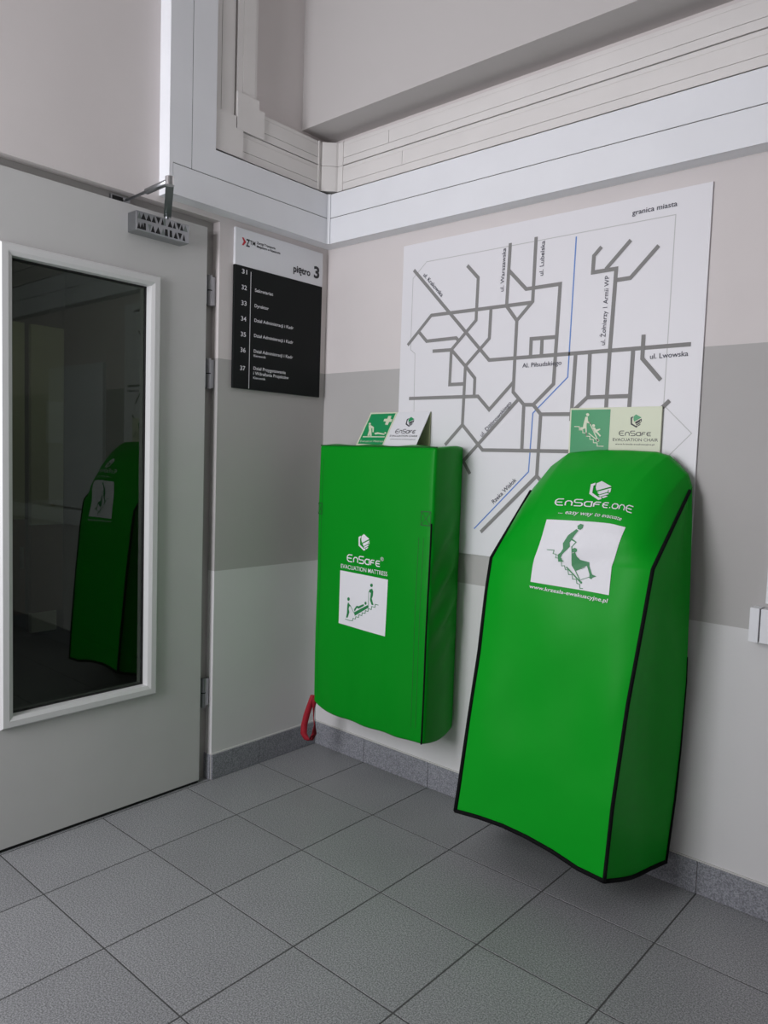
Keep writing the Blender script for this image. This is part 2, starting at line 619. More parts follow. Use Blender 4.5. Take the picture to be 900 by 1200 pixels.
# ------------------------------------------------------------------ door with glazed panel
trim = structure(boxes('trim_2', 'doorframe', [(-0.12, -0.040, -0.625, DOOR_R, 0, LINTEL), (-0.12, -0.040, DOOR_L, DOOR_L + 0.06, 0, LINTEL),
                                               (-0.12, -0.040, DOOR_L + 0.06, -0.625, 2.03, LINTEL)]))
GY0, GY1, GZ0, GZ1 = -1.282, -0.826, 0.425, 1.800      # clear opening of the glazing
DY0, DY1, DZ0, DZ1 = -1.560, -0.597, 0.012, 2.050
DXF, DXB = -0.005, -0.040
e = 0.006
door = structure(boxes('door_1', 'door', [(DXB, DXF, DY0, GY0 - e, DZ0, DZ1), (DXB, DXF, GY1 + e, DY1, DZ0, DZ1),
                                          (DXB, DXF, GY0 - e, GY1 + e, DZ0, GZ0 - e), (DXB, DXF, GY0 - e, GY1 + e, GZ1 + e, DZ1)]))
bm = bmesh.new()
prof = [(0.0, -0.036), (0.0, 0.007), (0.012, 0.012), (0.030, 0.012), (0.036, 0.004), (0.036, -0.004)]   # (outwards, x)
rings = []
for cy, cz, sy, sz in ((GY0, GZ0, -1, -1), (GY1, GZ0, 1, -1), (GY1, GZ1, 1, 1), (GY0, GZ1, -1, 1)):
    rings.append([bm.verts.new((x, cy + sy * o_, cz + sz * o_)) for o_, x in prof])
for k in range(4):
    r0, r1 = rings[k], rings[(k + 1) % 4]
    for i in range(len(prof) - 1):
        bm.faces.new((r0[i], r1[i], r1[i + 1], r0[i + 1]))
obj('glazing_frame', bm, 'glazing', door)
box('pane', 'glass', -0.029, -0.027, GY0 + 0.001, GY1 - 0.001, GZ0 + 0.001, GZ1 - 0.001, door)
boxes('gasket', 'rubber_and_shade', [(-0.0275, -0.0235, GY0, GY0 + .004, GZ0, GZ1), (-0.0275, -0.0235, GY1 - .005, GY1, GZ0, GZ1),
                           (-0.0275, -0.0235, GY0, GY1, GZ0, GZ0 + .004), (-0.0275, -0.0235, GY0, GY1, GZ1 - .005, GZ1)], door)
box('gap_shade_strip', 'rubber_and_shade', -0.036, -0.012, DY0, DY1, 0.0005, 0.0125, door)  # black strip standing in for the dark gap under the door
for z0, z1 in ((1.779, 1.889), (1.480, 1.590), (0.284, 0.396)):
    bm = bmesh.new()
    hy, hx = -0.573, -0.020
    zm = (z0 + z1) / 2
    for a, b in ((z0, zm - 0.002), (zm + 0.002, z1)):
        add_tube(bm, [(hx, hy, a), (hx, hy, b)], 0.0100, 16)
    add_box(bm, -0.040, hx, hy, -0.547, z0 + 0.004, z1 - 0.004)
    add_box(bm, -0.030, hx, -0.600, hy, z0 + 0.004, z1 - 0.004)
    h = obj('hinge', bm, 'steel', door)
    bm = bmesh.new()
    add_tube(bm, [(hx, hy, zm - 0.003), (hx, hy, zm + 0.003)], 0.009, 12)
    obj('hinge_washer', bm, 'rubber_and_shade', h)

# door closer
cl = thing('door_closer', 'chrome overhead door closer with a folding arm at the top of the door', 'door closer', (0.0, -0.81, 1.958))
BX, BY0, BY1, BZ0, BZ1 = 0.048, -0.909, -0.709, 1.957, 2.020
body = box('closer_body', 'steel', DXF, BX, BY0, BY1, BZ0, BZ1, cl, 0.002)
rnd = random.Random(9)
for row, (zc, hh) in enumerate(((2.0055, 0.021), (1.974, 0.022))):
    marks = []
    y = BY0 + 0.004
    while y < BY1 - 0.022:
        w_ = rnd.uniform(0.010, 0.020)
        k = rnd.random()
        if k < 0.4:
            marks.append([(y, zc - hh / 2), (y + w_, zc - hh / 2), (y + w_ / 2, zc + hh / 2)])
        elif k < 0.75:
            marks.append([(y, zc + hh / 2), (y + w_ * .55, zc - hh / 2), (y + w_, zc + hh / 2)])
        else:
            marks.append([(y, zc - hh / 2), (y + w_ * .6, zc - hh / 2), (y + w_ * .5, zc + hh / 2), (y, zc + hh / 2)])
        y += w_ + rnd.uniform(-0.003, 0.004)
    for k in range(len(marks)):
        printed('painted_reflection', [marks[k]], lambda a, b, l: (BX + l, a, b), 'rubber_and_shade' if rnd.random() < 0.65 else 'darksteel', cl, 0.0004 + 0.00004 * k)  # dark reflections on the closer body, painted as flat shapes
PIN, ELB, END = Vector((0.030, -0.783, 2.034)), Vector((0.285, -0.938, 2.050)), Vector((-0.022, -0.905, 2.064))
bm = bmesh.new()
add_tube(bm, [(PIN.x, PIN.y, 2.018), (PIN.x, PIN.y, 2.040)], 0.010, 16)
obj('spindle', bm, 'steel', cl)


def bar(a, b, w, h):
    bm_ = bmesh.new()
    d = (b - a).normalized()
    s = d.cross(Vector((0, 0, 1))).normalized()
    u = Vector((0, 0, 1))
    ring = []
    for q in (a, b):
        ring.append([bm_.verts.new(q + s * i * w / 2 + u * j * h / 2) for i, j in ((-1, -1), (1, -1), (1, 1), (-1, 1))])
    for k in range(4):
        bm_.faces.new((ring[0][k], ring[0][(k + 1) % 4], ring[1][(k + 1) % 4], ring[1][k]))
    bm_.faces.new(ring[0][::-1])
    bm_.faces.new(ring[1])
    return bm_


obj('main_arm', bar(PIN, ELB + Vector((0, 0, -0.006)), 0.024, 0.006), 'darksteel', cl)
bm = bmesh.new()
mid = ELB.lerp(END, 0.50)
add_tube(bm, [ELB, mid, mid.lerp(END, 0.06), END], [0.0095, 0.0095, 0.005, 0.0045], 12)
obj('forearm', bm, 'steel', cl, True)
bm = bmesh.new()
add_tube(bm, [ELB + Vector((0, 0, -0.012)), ELB + Vector((0, 0, 0.013))], 0.0135, 18)
obj('elbow_joint', bm, 'chrome', cl)
sh = box('arm_shoe', 'steel', -0.042, -0.030, -0.955, -0.885, 2.052, 2.076, cl, 0.001)
box('shoe_slot', 'rubber_and_shade', -0.031, -0.0295, -0.95, -0.912, 2.057, 2.072, sh)

# ------------------------------------------------------------------ dim corridor behind the glass
CX = -2.65
structure(box('floor_corridor', 'rubber_and_shade', CX - .1, -0.151, -2.7, 0.25, -0.1, -0.002))
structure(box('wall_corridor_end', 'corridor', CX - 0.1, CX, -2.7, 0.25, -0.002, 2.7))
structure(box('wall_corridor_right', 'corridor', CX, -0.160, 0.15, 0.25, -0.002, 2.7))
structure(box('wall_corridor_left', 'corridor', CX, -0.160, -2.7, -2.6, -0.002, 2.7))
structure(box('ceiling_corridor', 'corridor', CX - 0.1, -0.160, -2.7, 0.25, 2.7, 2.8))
d2 = structure(box('door_2', 'cream', CX, CX + 0.04, -0.085, 0.130, 0.90, 2.03, None, 0.004))
box('door_panel', 'paper', CX, CX + 0.045, -0.085, 0.125, 0.74, 0.90, d2)
box('door_panel', 'brown', CX, CX + 0.04, -0.085, 0.125, 0.16, 0.74, d2)
box('kick_plate', 'paper', CX, CX + 0.045, -0.085, 0.08, 0.03, 0.16, d2)
box('notice', 'paper', CX + 0.04, CX + 0.043, 0.01, 0.125, 1.28, 1.55, d2)
d3 = structure(box('door_3', 'cream', CX, CX + 0.04, -0.90, -0.125, 0.78, 2.03, None, 0.004))
box('door_panel', 'brown', CX, CX + 0.04, -0.90, -0.125, 0.16, 0.78, d3)
boxes('lock_plate', 'steel', [(CX + .04, CX + .045, -0.16, -0.135, 0.46, 0.60)], d3)

# ------------------------------------------------------------------ cable trunking round the corner
ZB, ZM, ZT, BD = 2.104, 2.205, 2.299, 0.060
big = thing('cable_trunking', 'wide white cable trunking rounding the corner above the map board and rising beside the door', 'trunking', (0.03, -0.03, ZB))
G = 0.0015
boxes('trunking_body', 'seam', [(0.0, ROOM_X, -0.0565, 0, ZB + .002, ZT - .001), (0, 0.0565, -0.792, 0, ZB + .002, ZT - .001), (0, 0.0565, -0.792, -0.617, ZT - .002, ROOM_Z)], big)
boxes('trunking_base', 'pvc', [(0.0, ROOM_X, -0.0575, 0, ZB, ZB + .0019), (0, 0.0575, -0.792, -0.0576, ZB, ZB + .0019),
                               (0, 0.0558, -0.797, -0.7921, ZB, ROOM_Z)], big)
box('lid', 'pvc', BD, ROOM_X, -BD, -0.0560, ZB, ZM - G, big)
box('lid', 'pvc', BD, ROOM_X, -BD, -0.0560, ZM + G, ZT, big)
box('lid', 'pvc', 0.056, BD, -0.782, -BD, ZB, ZM - G, big)
bm = bmesh.new()
add_prism(bm, [(-BD, ZM + G), (-0.710 + G, ZM + G), (-0.710 + G, ROOM_Z), (-0.613, ROOM_Z), (-0.613, ZT), (-BD, ZT)], 'x', 0.056, BD)
obj('lid', bm, 'pvc', big)
bm = bmesh.new()
add_prism(bm, [(-0.782 - G, ZB), (-0.797, ZB), (-0.797, ROOM_Z), (-0.710 - G, ROOM_Z), (-0.710 - G, ZM + G), (-0.782 - G, ZM + G)], 'x', 0.056, BD)
obj('lid', bm, 'pvc', big)
bm = bmesh.new()
add_prism(bm, [(0.055, -0.055), (0.0635, -0.072), (0.066, -0.066), (0.072, -0.0635)], 'z', ZB - .0005, ZT + .0005)
obj('corner_cover', bm, 'pvc', big)


def small_trunk(label, z0, z1, vy0, vy1, joints, elbow, bd=0.045):
    t = thing('cable_trunking', label, 'trunking', (0.02, -0.02, z0))
    H = z1 - z0
    W = vy1 - vy0
    boxes('trunking_body', 'seam', [(0, ROOM_X, -bd + .004, 0, z0 + .001, z1 - .001), (0, bd - .004, vy1, 0, z0 + .001, z1 - .001),
                                    (0, bd - .004, vy0 + .001, vy1 - .001, z0 + .001, ROOM_Z)], t)
    g = 0.0011
    za, zb = z0 + 0.31 * H, z0 + 0.84 * H
    ya, yb = vy0 + 0.29 * W, vy1 - 0.10 * W
    boxes('flange', 'pvc2', [(0.10, ROOM_X, -bd, 0, z0, za - g), (0.10, ROOM_X, -bd, 0, zb + g, z1)], t)
    boxes('flange', 'pvc2', [(0, bd, vy1, -0.10, z0, za - g), (0, bd, vy1, -0.10, zb + g, z1)], t)
    boxes('flange', 'pvc2', [(0, bd, vy0, ya - g, z1, ROOM_Z), (0, bd, yb + g, vy1, z1, ROOM_Z)], t)
    xs_ = [0.10] + joints + [ROOM_X]
    for a, b in zip(xs_, xs_[1:]):
        box('lid', 'pvc2', a + .0008, b - .0008, -bd - .0012, -bd + .004, za, zb, t)
    box('lid', 'pvc2', bd - .004, bd + .0012, vy1, -0.10, za, zb, t)
    box('lid', 'pvc2', bd - .004, bd + .0012, ya, yb, z1, ROOM_Z, t)
    bm_ = bmesh.new()
    add_prism(bm_, [(0.0, -0.0), (0.0, -0.112), (0.049, -0.112), (0.049, -0.105), (0.045, -0.104), (0.045, -0.094), (0.052, -0.090), (0.088, -0.054), (0.092, -0.0455), (0.118, -0.0455), (0.1185, -0.049), (0.121, -0.049), (0.121, 0.0)], 'z', z0 - .001, z1 + .002)
    obj('corner_cover', bm_, 'pvc2', t)
    bm_ = bmesh.new()
    add_prism(bm_, elbow, 'x', 0, bd + 0.008)
    obj('elbow_cover', bm_, 'pvc2', t)
    return t


small_trunk('narrow cream cable trunking, lower of two, directly above the wide white trunking', 2.310, 2.404, -0.606, -0.527, [0.43],
            [(-0.611, 2.308), (-0.490, 2.308), (-0.490, 2.408), (-0.522, 2.408), (-0.522, 2.447), (-0.611, 2.447)])
small_trunk('narrow cream cable trunking, upper of two, tucked under the boxed bulkhead', 2.4085, 2.497, -0.515, -0.427, [0.36],
            [(-0.517, 2.4070), (-0.394, 2.4070), (-0.394, 2.503), (-0.420, 2.503), (-0.420, 2.536), (-0.517, 2.536)])

# trunking low on the right wall
wt = thing('wall_trunking', 'short end of white surface trunking low on the right wall below a white panel', 'trunking', (1.736, -0.02, 0.779))
box('trunking_body', 'seam', 1.739, ROOM_X, -0.038, 0, 0.781, 0.869, wt)
box('end_cap', 'pvc', 1.733, 1.7575, -0.044, 0, 0.778, 0.872, wt, 0.0015)
box('lid', 'pvc', 1.7605, ROOM_X, -0.042, 0, 0.778, 0.871, wt, 0.001)
pn = thing('white_panel', 'tall white panel standing on the low wall trunking', 'panel', (1.765, -0.02, 0.872))
box('panel_board', 'pvc', 1.765, 2.45, -0.022, 0, 0.884, 1.75, pn, 0.002)
box('panel_foot', 'brown', 1.785, 1.81, -0.020, 0, 0.8705, 0.886, pn)
box('panel_foot', 'brown', 2.40, 2.425, -0.020, 0, 0.8705, 0.886, pn)

# ------------------------------------------------------------------ room directory on the left wall
SY0, SY1, SZ0, SZ1, SZM = -0.485, -0.040, 1.491, 2.079, 1.944
SD = 0.012
sg = thing('room_directory', 'black and white room directory plate for floor three beside the door', 'sign', (0, (SY0 + SY1) / 2, SZ0))
box('backing_plate', 'sign_black', 0, SD, SY0, SY1, SZ0, SZM, sg, 0.0006)
box('header_plate', 'sign_white', 0, SD, SY0, SY1, SZM, SZ1, sg, 0.0006)
hs = homog([(75, 33), (632, 212), (605, 1125), (60, 1055)], [(0, 1), (1, 1), (1, 0), (0, 0)])


def on_sign(a, b, l):
    return (SD + l, SY0 + a * (SY1 - SY0), SZ0 + b * (SZ1 - SZ0))


CAPS = 1 / (SZ1 - SZ0)
WID = 1 / (SY1 - SY0)


def sign_text(s, ax, by, width, cap, m, bold=0.0):
    lettering(s, (ax, by), (ax + width, by), (ax, by + cap * CAPS), on_sign, m, sg, 0.0007, bold)


sign_text('TM', 0.148, 0.915, 0.058, 0.0155, 'print_dark', 0.012)
sign_text('Z', 0.108, 0.898, 0.040, 0.026, 'print_dark', 0.03)
printed('red_chevron', [[(0.065, 0.945), (0.082, 0.945), (0.108, 0.921), (0.082, 0.897), (0.065, 0.897), (0.083, 0.921)]], on_sign, 'print_red', sg, 0.0007)
sign_text('Zarząd Transportu', 0.222, 0.931, 0.205, 0.0085, 'print_dark', 0.02)
sign_text('Miejskiego w Rzeszowie', 0.222, 0.909, 0.262, 0.0085, 'print_dark', 0.02)
sign_text('piętro', 0.640, 0.822, 0.205, 0.026, 'print_dark', 0.03)
sign_text('3', 0.890, 0.822, 0.068, 0.044, 'print_dark', 0.035)
rows = [('31', 0.727, []), ('32', 0.628, [('Sekretariat', 0.212, 0.628, .2, .0105)]), ('33', 0.530, [('Dyrektor', 0.212, 0.530, .155, .0105)]),
        ('34', 0.432, [('Dział Administracji i Kadr', 0.212, 0.437, .445, .0105)]), ('35', 0.334, [('Dział Administracji i Kadr', 0.212, 0.340, .445, .0105)]),
        ('36', 0.235, [('Dział Administracji i Kadr', 0.212, 0.240, .445, .0105), ('Kierownik', 0.212, 0.213, .135, .0075)]),
        ('37', 0.120, [('Dział Przygotowania', 0.212, 0.130, .365, .0105), ('i Wdrażania Projektów', 0.212, 0.098, .40, .0105), ('Kierownik', 0.212, 0.071, .135, .0075)])]
for num, b, lines in rows:
    sign_text(num, 0.070, b - 0.004, 0.055, 0.0165, 'print_white', 0.012)
    for s, a, bb, w_, c_ in lines:
        sign_text(s, a, bb, w_, c_ * 1.12, 'print_white', 0.014)
printed('divider_line', ribbon([(0.166, 0.70 + 0.045), (0.166, 0.005)], 0.006), on_sign, 'print_white', sg, 0.0006)

# ------------------------------------------------------------------ street map board on the right wall
MX0, MX1, MZ0, MZ1, MD = 0.419, 1.553, 0.912, 2.052, 0.006
mp = thing('map_board', 'large square white board with a schematic city street map in grey lines', 'map', ((MX0 + MX1) / 2, 0, MZ0))
box('board', 'board', MX0, MX1, -MD, 0, MZ0, MZ1, mp, 0.0008)
ROADS = [[(0.473, 1.956), (0.827, 1.599), (1.518, 1.602)], [(0.455, 1.678), (0.564, 1.779), (0.990, 1.779)], [(0.992, 1.992), (0.990, 1.782), (0.932, 1.725)],
         [(0.506, 1.725), (0.546, 1.686), (0.681, 1.687), (0.691, 1.678)], [(0.576, 1.647), (0.662, 1.646)],
         [(0.718, 1.938), (0.767, 1.889), (0.765, 1.742), (0.662, 1.646), (0.727, 1.584), (0.77, 1.539), (0.77, 1.475)], [(0.662, 1.646), (0.660, 1.521), (0.726, 1.521)],
         [(0.826, 1.779), (0.824, 1.674), (0.727, 1.584), (0.724, 1.375)],
         [(0.893, 1.988), (0.889, 1.778), (0.932, 1.725), (0.930, 1.485), (0.974, 1.441), (1.010, 1.440), (1.040, 1.408), (1.148, 1.407)],
         [(0.893, 1.896), (0.963, 1.826), (1.089, 1.827), (1.082, 1.506), (1.010, 1.440)], [(0.991, 1.601), (0.991, 1.659), (1.084, 1.658)], [(1.032, 1.601), (1.032, 1.657)],
         [(0.471, 1.476), (0.786, 1.475), (0.836, 1.427), (0.929, 1.518)], [(0.953, 1.461), (0.734, 1.245), (0.766, 1.200)],
         [(0.650, 1.302), (0.724, 1.375), (0.815, 1.286), (1.129, 1.287), (1.247, 1.286)], [(0.974, 1.441), (0.974, 1.288)],
         [(1.040, 1.408), (1.036, 1.203), (0.822, 0.996)], [(1.036, 1.203), (1.075, 1.166)],
         [(1.226, 1.923), (1.202, 1.899), (1.201, 1.848), (1.278, 1.849), (1.271, 1.594), (1.268, 1.384)], [(1.244, 1.852), (1.32, 1.928)],
         [(1.276, 1.814), (1.325, 1.815), (1.407, 1.898)], [(1.376, 1.641), (1.376, 1.57), (1.436, 1.503)], [(1.156, 1.600), (1.151, 1.385)],
         [(1.205, 1.600), (1.206, 1.461), (1.16, 1.42)], [(1.206, 1.459), (1.344, 1.459)], [(1.346, 1.600), (1.343, 1.383)], [(1.466, 1.442), (1.432, 1.409)]]
RIVER = [(1.138, 1.969), (1.132, 1.526), (1.010, 1.412), (1.004, 1.216), (0.793, 1.005)]
BORDER = [(0.497, 1.419), (0.492, 1.644), (0.470, 1.660), (0.470, 1.925), (0.533, 1.978), (1.452, 1.979), (1.449, 1.429), (1.535, 1.346), (1.464, 1.271)]


def on_map(a, b, l):
    return (a, -MD - l, b)


printed('city_border_line', ribbon(BORDER, 0.0028), on_map, 'border', mp, 0.0003)
printed('river_line', ribbon(RIVER, 0.0045), on_map, 'river', mp, 0.0005)
for k, r_ in enumerate(ROADS):
    printed('road_line', ribbon(r_, 0.0125), on_map, 'road', mp, 0.0005 + 0.00003 * k)


def map_text(s, a, b, cap):
    d = Vector((b[0] - a[0], b[1] - a[1])).normalized()
    n = Vector((-d.y, d.x)) * cap
    lettering(s, a, b, (a[0] + n.x, a[1] + n.y), on_map, 'print_navy', mp, 0.0016, 0.004)


map_text('ul. Krakowska', (0.519, 1.929), (0.608, 1.840), 0.0150)
map_text('ul. Warszawska', (0.875, 1.829), (0.877, 1.974), 0.0145)
map_text('ul. Lubelska', (1.025, 1.862), (1.026, 1.974), 0.0145)
map_text('Al. Piłsudskiego', (0.962, 1.565), (1.108, 1.567), 0.0145)
map_text('granica miasta', (1.320, 2.001), (1.455, 2.003), 0.015)
map_text('ul. Lwowska', (1.400, 1.567), (1.512, 1.569), 0.015)
map_text('ul. Żołnierzy 1 Armii WP', (1.254, 1.619), (1.257, 1.831), 0.0145)
map_text('ul. Dąbrowskiego', (0.811, 1.331), (0.927, 1.446), 0.0150)
map_text('Rzeka Wisłok', (0.872, 1.099), (0.960, 1.184), 0.0150)

# ------------------------------------------------------------------ evacuation mattress in its green cover
QX0, QX1, QZ0, QZ1, QD = 0.190, 0.752, 0.252, 1.287, 0.200


def mattress_front(u, w):
    """u, w in 0..1 across and up the front; returns a point on the bulging front cloth"""
    x = QX0 + u * (QX1 - QX0)
    z = QZ0 + w * (QZ1 - QZ0)
    x += (0.012 * (w - 0.5)) * u
    bul = 0.010 * (1 - (2 * u - 1) ** 4) * (1 - (2 * w - 1) ** 6)
    wr = 0.0022 * math.sin(9 * u + 5 * w) * math.sin(7 * w + 2 * u) + 0.0045 * math.exp(-(w / 0.22) ** 2) * math.sin(22 * u + 3) * (1 - (2 * u - 1) ** 4)
    sag = -0.010 * math.sin(PI * u) * (1 - w) ** 8 + 0.024 * max(0, (0.14 - u) / 0.14) ** 2 * max(0, 1 - w * 6)
    return (x, -QD - bul - wr, z + sag)


ms = thing('evacuation_mattress', 'green fabric-covered evacuation mattress hanging upright on the wall in the corner', 'mattress', (0.47, -0.1, QZ0))
NU, NW, ND = 24, 84, 12
bm = bmesh.new()


def rounded(u, w, d):
    """point of the cover: d = 0 front .. 1 back; shrink towards the back and round the edges"""
    f = Vector(mattress_front(u, w))
    b = Vector((QX0 + u * (QX1 - QX0) - 0.016 * u + 0.008 * (1 - u), -0.009, QZ0 + 0.012 + w * (QZ1 - QZ0 - 0.004)))
    q = f.lerp(b, d)
    return q


front = [[bm.verts.new(rounded(i / NU, j / NW, 0)) for j in range(NW + 1)] for i in range(NU + 1)]
back = [[None] * (NW + 1) for _ in range(NU + 1)]
side = {}
ringidx = [(i, 0) for i in range(NU)] + [(NU, j) for j in range(NW)] + [(i, NW) for i in range(NU, 0, -1)] + [(0, j) for j in range(NW, 0, -1)]
loops = [[front[i][j] for i, j in ringidx]]
for k in range(1, ND + 1):
    d = k / ND
    loop = []
    for i, j in ringidx:
        q = rounded(i / NU, j / NW, d)
        puff = 0.010 * math.sin(PI * d)
        u, w = i / NU, j / NW
        cr = 0.0085 * math.sin(52 * w - 7 * d + 2 * math.sin(5 * w)) * math.sin(PI * d) * (0.45 + 0.55 * math.sin(8 * w - 2.6)) * min(1, w * 2.5)
        if i == NU:
            q.x += puff + cr
        if i == 0:
            q.x -= puff * 0.6
        if j == NW:
            q.z += 0.4 * puff + 0.003 * math.sin(17 * u + 4 * d) * math.sin(PI * d)
        if j == 0:
            q.z -= puff + 0.004 * math.sin(14 * u) * math.sin(PI * d)
        loop.append(bm.verts.new(q))
    loops.append(loop)
for i in range(NU):
    for j in range(NW):
        bm.faces.new((front[i][j], front[i + 1][j], front[i + 1][j + 1], front[i][j + 1]))
n = len(ringidx)
for l0, l1 in zip(loops, loops[1:]):
    for k in range(n):
        bm.faces.new((l0[k], l1[k], l1[(k + 1) % n], l0[(k + 1) % n]))
bm.faces.new(loops[-1])
cov = obj('fabric_cover', bm, 'green', ms, True)
es = cov.modifiers.new('bevel', 'BEVEL')
es.width = 0.010
es.segments = 3
es.limit_method = 'ANGLE'
es.angle_limit = math.radians(50)


def on_mat(a, b, l):
    q = mattress_front(a, b)
    return (q[0], q[1] - l, q[2])


# zip along the right front edge, stitching, cross-stitched patches
bm = bmesh.new()
add_tube(bm, [(mattress_front(1, k / 40)[0] - 0.006, mattress_front(1, k / 40)[1] + 0.001, mattress_front(1, k / 40)[2]) for k in range(0, 31)], 0.0034, 6)
obj('zip', bm, 'black', ms)
for uu in (0.045, 0.905, 0.94):
    printed('stitch_line', ribbon([(uu, k / 20) for k in range(1, 20 if uu < .1 else 15)], 0.0028), on_mat, 'seamgreen', ms, 0.0007)
bm = bmesh.new()
add_tube(bm, [(mattress_front(k / 20, 1)[0], mattress_front(k / 20, 1)[1] + 0.006, mattress_front(k / 20, 1)[2] + 0.001) for k in range(21)], 0.0028, 6)
obj('top_seam', bm, 'seamgreen', ms)
for u0, u1, w0, w1 in ((0.915, 0.985, 0.742, 0.788), (0.008, 0.052, 0.745, 0.785)):
    q = [(u0, w0), (u1, w0), (u1, w1), (u0, w1)]
    printed('stitched_patch', ribbon(q, 0.0035, True) + ribbon([q[0], q[2]], 0.003) + ribbon([q[1], q[3]], 0.003), on_mat, 'seamgreen', ms, 0.001)

# print on the mattress cover
MPQ = [(0.2535, 0.5465), (0.6755, 0.5411), (0.6679, 0.3408), (0.2498, 0.3501)]       # TL TR BR BL in (u, w)
hm = homog([(108, 98), (778, 232), (735, 1030), (85, 840)], MPQ)              # picture proportions to cloth


def c4(x, y):                                     # second tracing sheet of the same print, offset in height
    return hm(x, y - 45 * 12)


printed('picture_panel', [MPQ], on_mat, 'print_white', ms, 0.0012, 0.06)
men = [ellipse(228, 505, 18, 25), [(222, 550), (240, 575), (262, 610), (240, 605), (230, 640), (240, 690), (215, 765), (192, 765), (205, 700), (208, 640), (212, 580)],
       ellipse(545, 312, 19, 25), [(520, 370), (555, 360), (570, 400), (565, 460), (550, 500), (575, 590), (550, 590), (525, 520), (530, 480), (535, 420), (510, 400)],
       [(308, 690), (495, 590), (510, 625), (315, 740)], [(305, 650), (340, 600), (370, 605), (440, 575), (445, 600), (370, 640), (345, 630), (315, 680)], ellipse(465, 565, 14, 22)]
men += ribbon([(250, 590), (310, 710)], 6) + ribbon([(508, 400), (503, 620)], 6)
men += ribbon([(180, 785), (240, 805), (285, 808), (290, 775), (325, 785), (330, 752), (370, 762), (375, 725), (415, 737), (420, 698), (460, 707), (465, 668), (500, 680), (505, 638), (545, 655), (550, 610), (595, 622), (600, 580), (645, 592)], 8)
printed('pictogram', [[hm(*q) for q in poly] for poly in men], on_mat, 'print_green', ms, 0.0020, 0.05)
emblem(c4(355, 345), c4(515, 375), c4(355, 105), on_mat, 'print_white', 'print_white', ms, 0.0014, 0.05)
wordmark('EnSaFe', c4(203, 508), c4(662, 585), c4(205, 412), on_mat, 'print_white', ms, 0.0014, 0.16, 0.05)
lettering('EVACUATION MATTRESS', c4(118, 604), c4(770, 722), c4(118, 546), on_mat, 'print_white', ms, 0.0014, 0.004, 0, 0.05)
lettering('®', c4(672, 500), c4(718, 508), c4(672, 447), on_mat, 'print_white', ms, 0.0014, 0, 0, 0.05)

# red pull loop at the lower left corner
bm = bmesh.new()
lp = [(0.196, -0.203, 0.300), (0.182, -0.206, 0.262), (0.166, -0.210, 0.215), (0.155, -0.212, 0.170), (0.153, -0.212, 0.135), (0.164, -0.205, 0.112), (0.176, -0.196, 0.108),
      (0.186, -0.186, 0.135), (0.184, -0.184, 0.175), (0.178, -0.186, 0.205), (0.184, -0.190, 0.240), (0.196, -0.195, 0.290)]
wd = [Vector((0.009, 0.009, 0.0))] * 5 + [Vector((0.009, 0.006, 0.002))] * 2 + [Vector((0.004, 0.010, 0.0)), Vector((-0.006, 0.008, 0)), Vector((-0.008, 0.006, 0.0)), Vector((-0.004, 0.009, 0)), Vector((0.006, 0.009, 0))]
pr = [(bm.verts.new(Vector(q) - w), bm.verts.new(Vector(q) + w)) for q, w in zip(lp, wd)]
for a, b in zip(pr, pr[1:]):
    bm.faces.new((a[0], a[1], b[1], b[0]))
st = obj('pull_strap', bm, 'red', ms, True)
sm = st.modifiers.new('thick', 'SOLIDIFY')
sm.thickness = 0.002

# ------------------------------------------------------------------ folded sign standing on the mattress
TX0, TX1, TZ0, TZ1 = 0.283, 0.582, 1.291, 1.425
TYT, TYB = -0.014, -0.096
fs = thing('mattress_sign', 'small folded white and green evacuation sign standing on the green mattress cover', 'sign', (0.43, -0.05, TZ0))
bm = bmesh.new()
add_prism(bm, [(TYT, TZ1), (TYB, TZ0), (TYB + 0.003, TZ0), (TYT + 0.0022, TZ1 - 0.001)], 'x', TX0, TX1)
obj('front_panel', bm, 'print_white', fs)
box('rear_panel', 'lumi_shaded', TX0, TX1, -0.0125, -0.0105, TZ0, TZ1, fs)
nrm = Vector((0, -(TZ1 - TZ0), (TYT - TYB))).normalized()


def on_fold(a, b, l):
    return (TX0 + a * (TX1 - TX0) + nrm.x * l, TYB + b * (TYT - TYB) + nrm.y * l, TZ0 + b * (TZ1 - TZ0) + nrm.z * l)


hf = homog([(300, 98), (822, 95), (690, 375), (165, 360)], [(0, 1), (1, 1), (1, 0), (0, 0)])
printed('luminous_field', [[(0, 0), (0.475, 0), (0.475, 1), (0, 1)]], on_fold, 'lumi', fs, 0.0004)
printed('green_field', [[(0.025, 0.06), (0.455, 0.045), (0.445, 0.96), (0.025, 0.95)]], on_fold, 'sign_green', fs, 0.0008)
pic = [[(455, 128), (482, 128), (475, 152), (490, 155), (482, 175), (462, 175), (450, 200), (425, 195), (435, 172), (412, 170), (420, 150), (445, 150)],
       ellipse(292, 188, 10, 9), [(280, 200), (300, 198), (328, 215), (325, 255), (315, 255), (314, 222), (305, 225), (308, 285), (292, 285), (290, 262), (285, 285), (270, 282), (285, 240)],
       [(232, 286), (425, 290), (422, 297), (228, 294)], [(330, 262), (360, 256), (420, 268), (420, 278), (365, 270), (340, 274)], ellipse(428, 262, 8, 7)]
printed('pictogram', [[hf(*q) for q in poly] for poly in pic], on_fold, 'lumi', fs, 0.0012)
lettering('Evacuation Mattress', hf(205, 332), hf(408, 336), hf(212, 316), on_fold, 'lumi', fs, 0.0012)
emblem(hf(598, 215), hf(668, 215), hf(620, 138), on_fold, 'sign_green', 'print_dark', fs, 0.0008)
wordmark('EnSaFe', hf(512, 264), hf(686, 268), hf(525, 234), on_fold, 'print_dark', fs, 0.0008, 0.15)
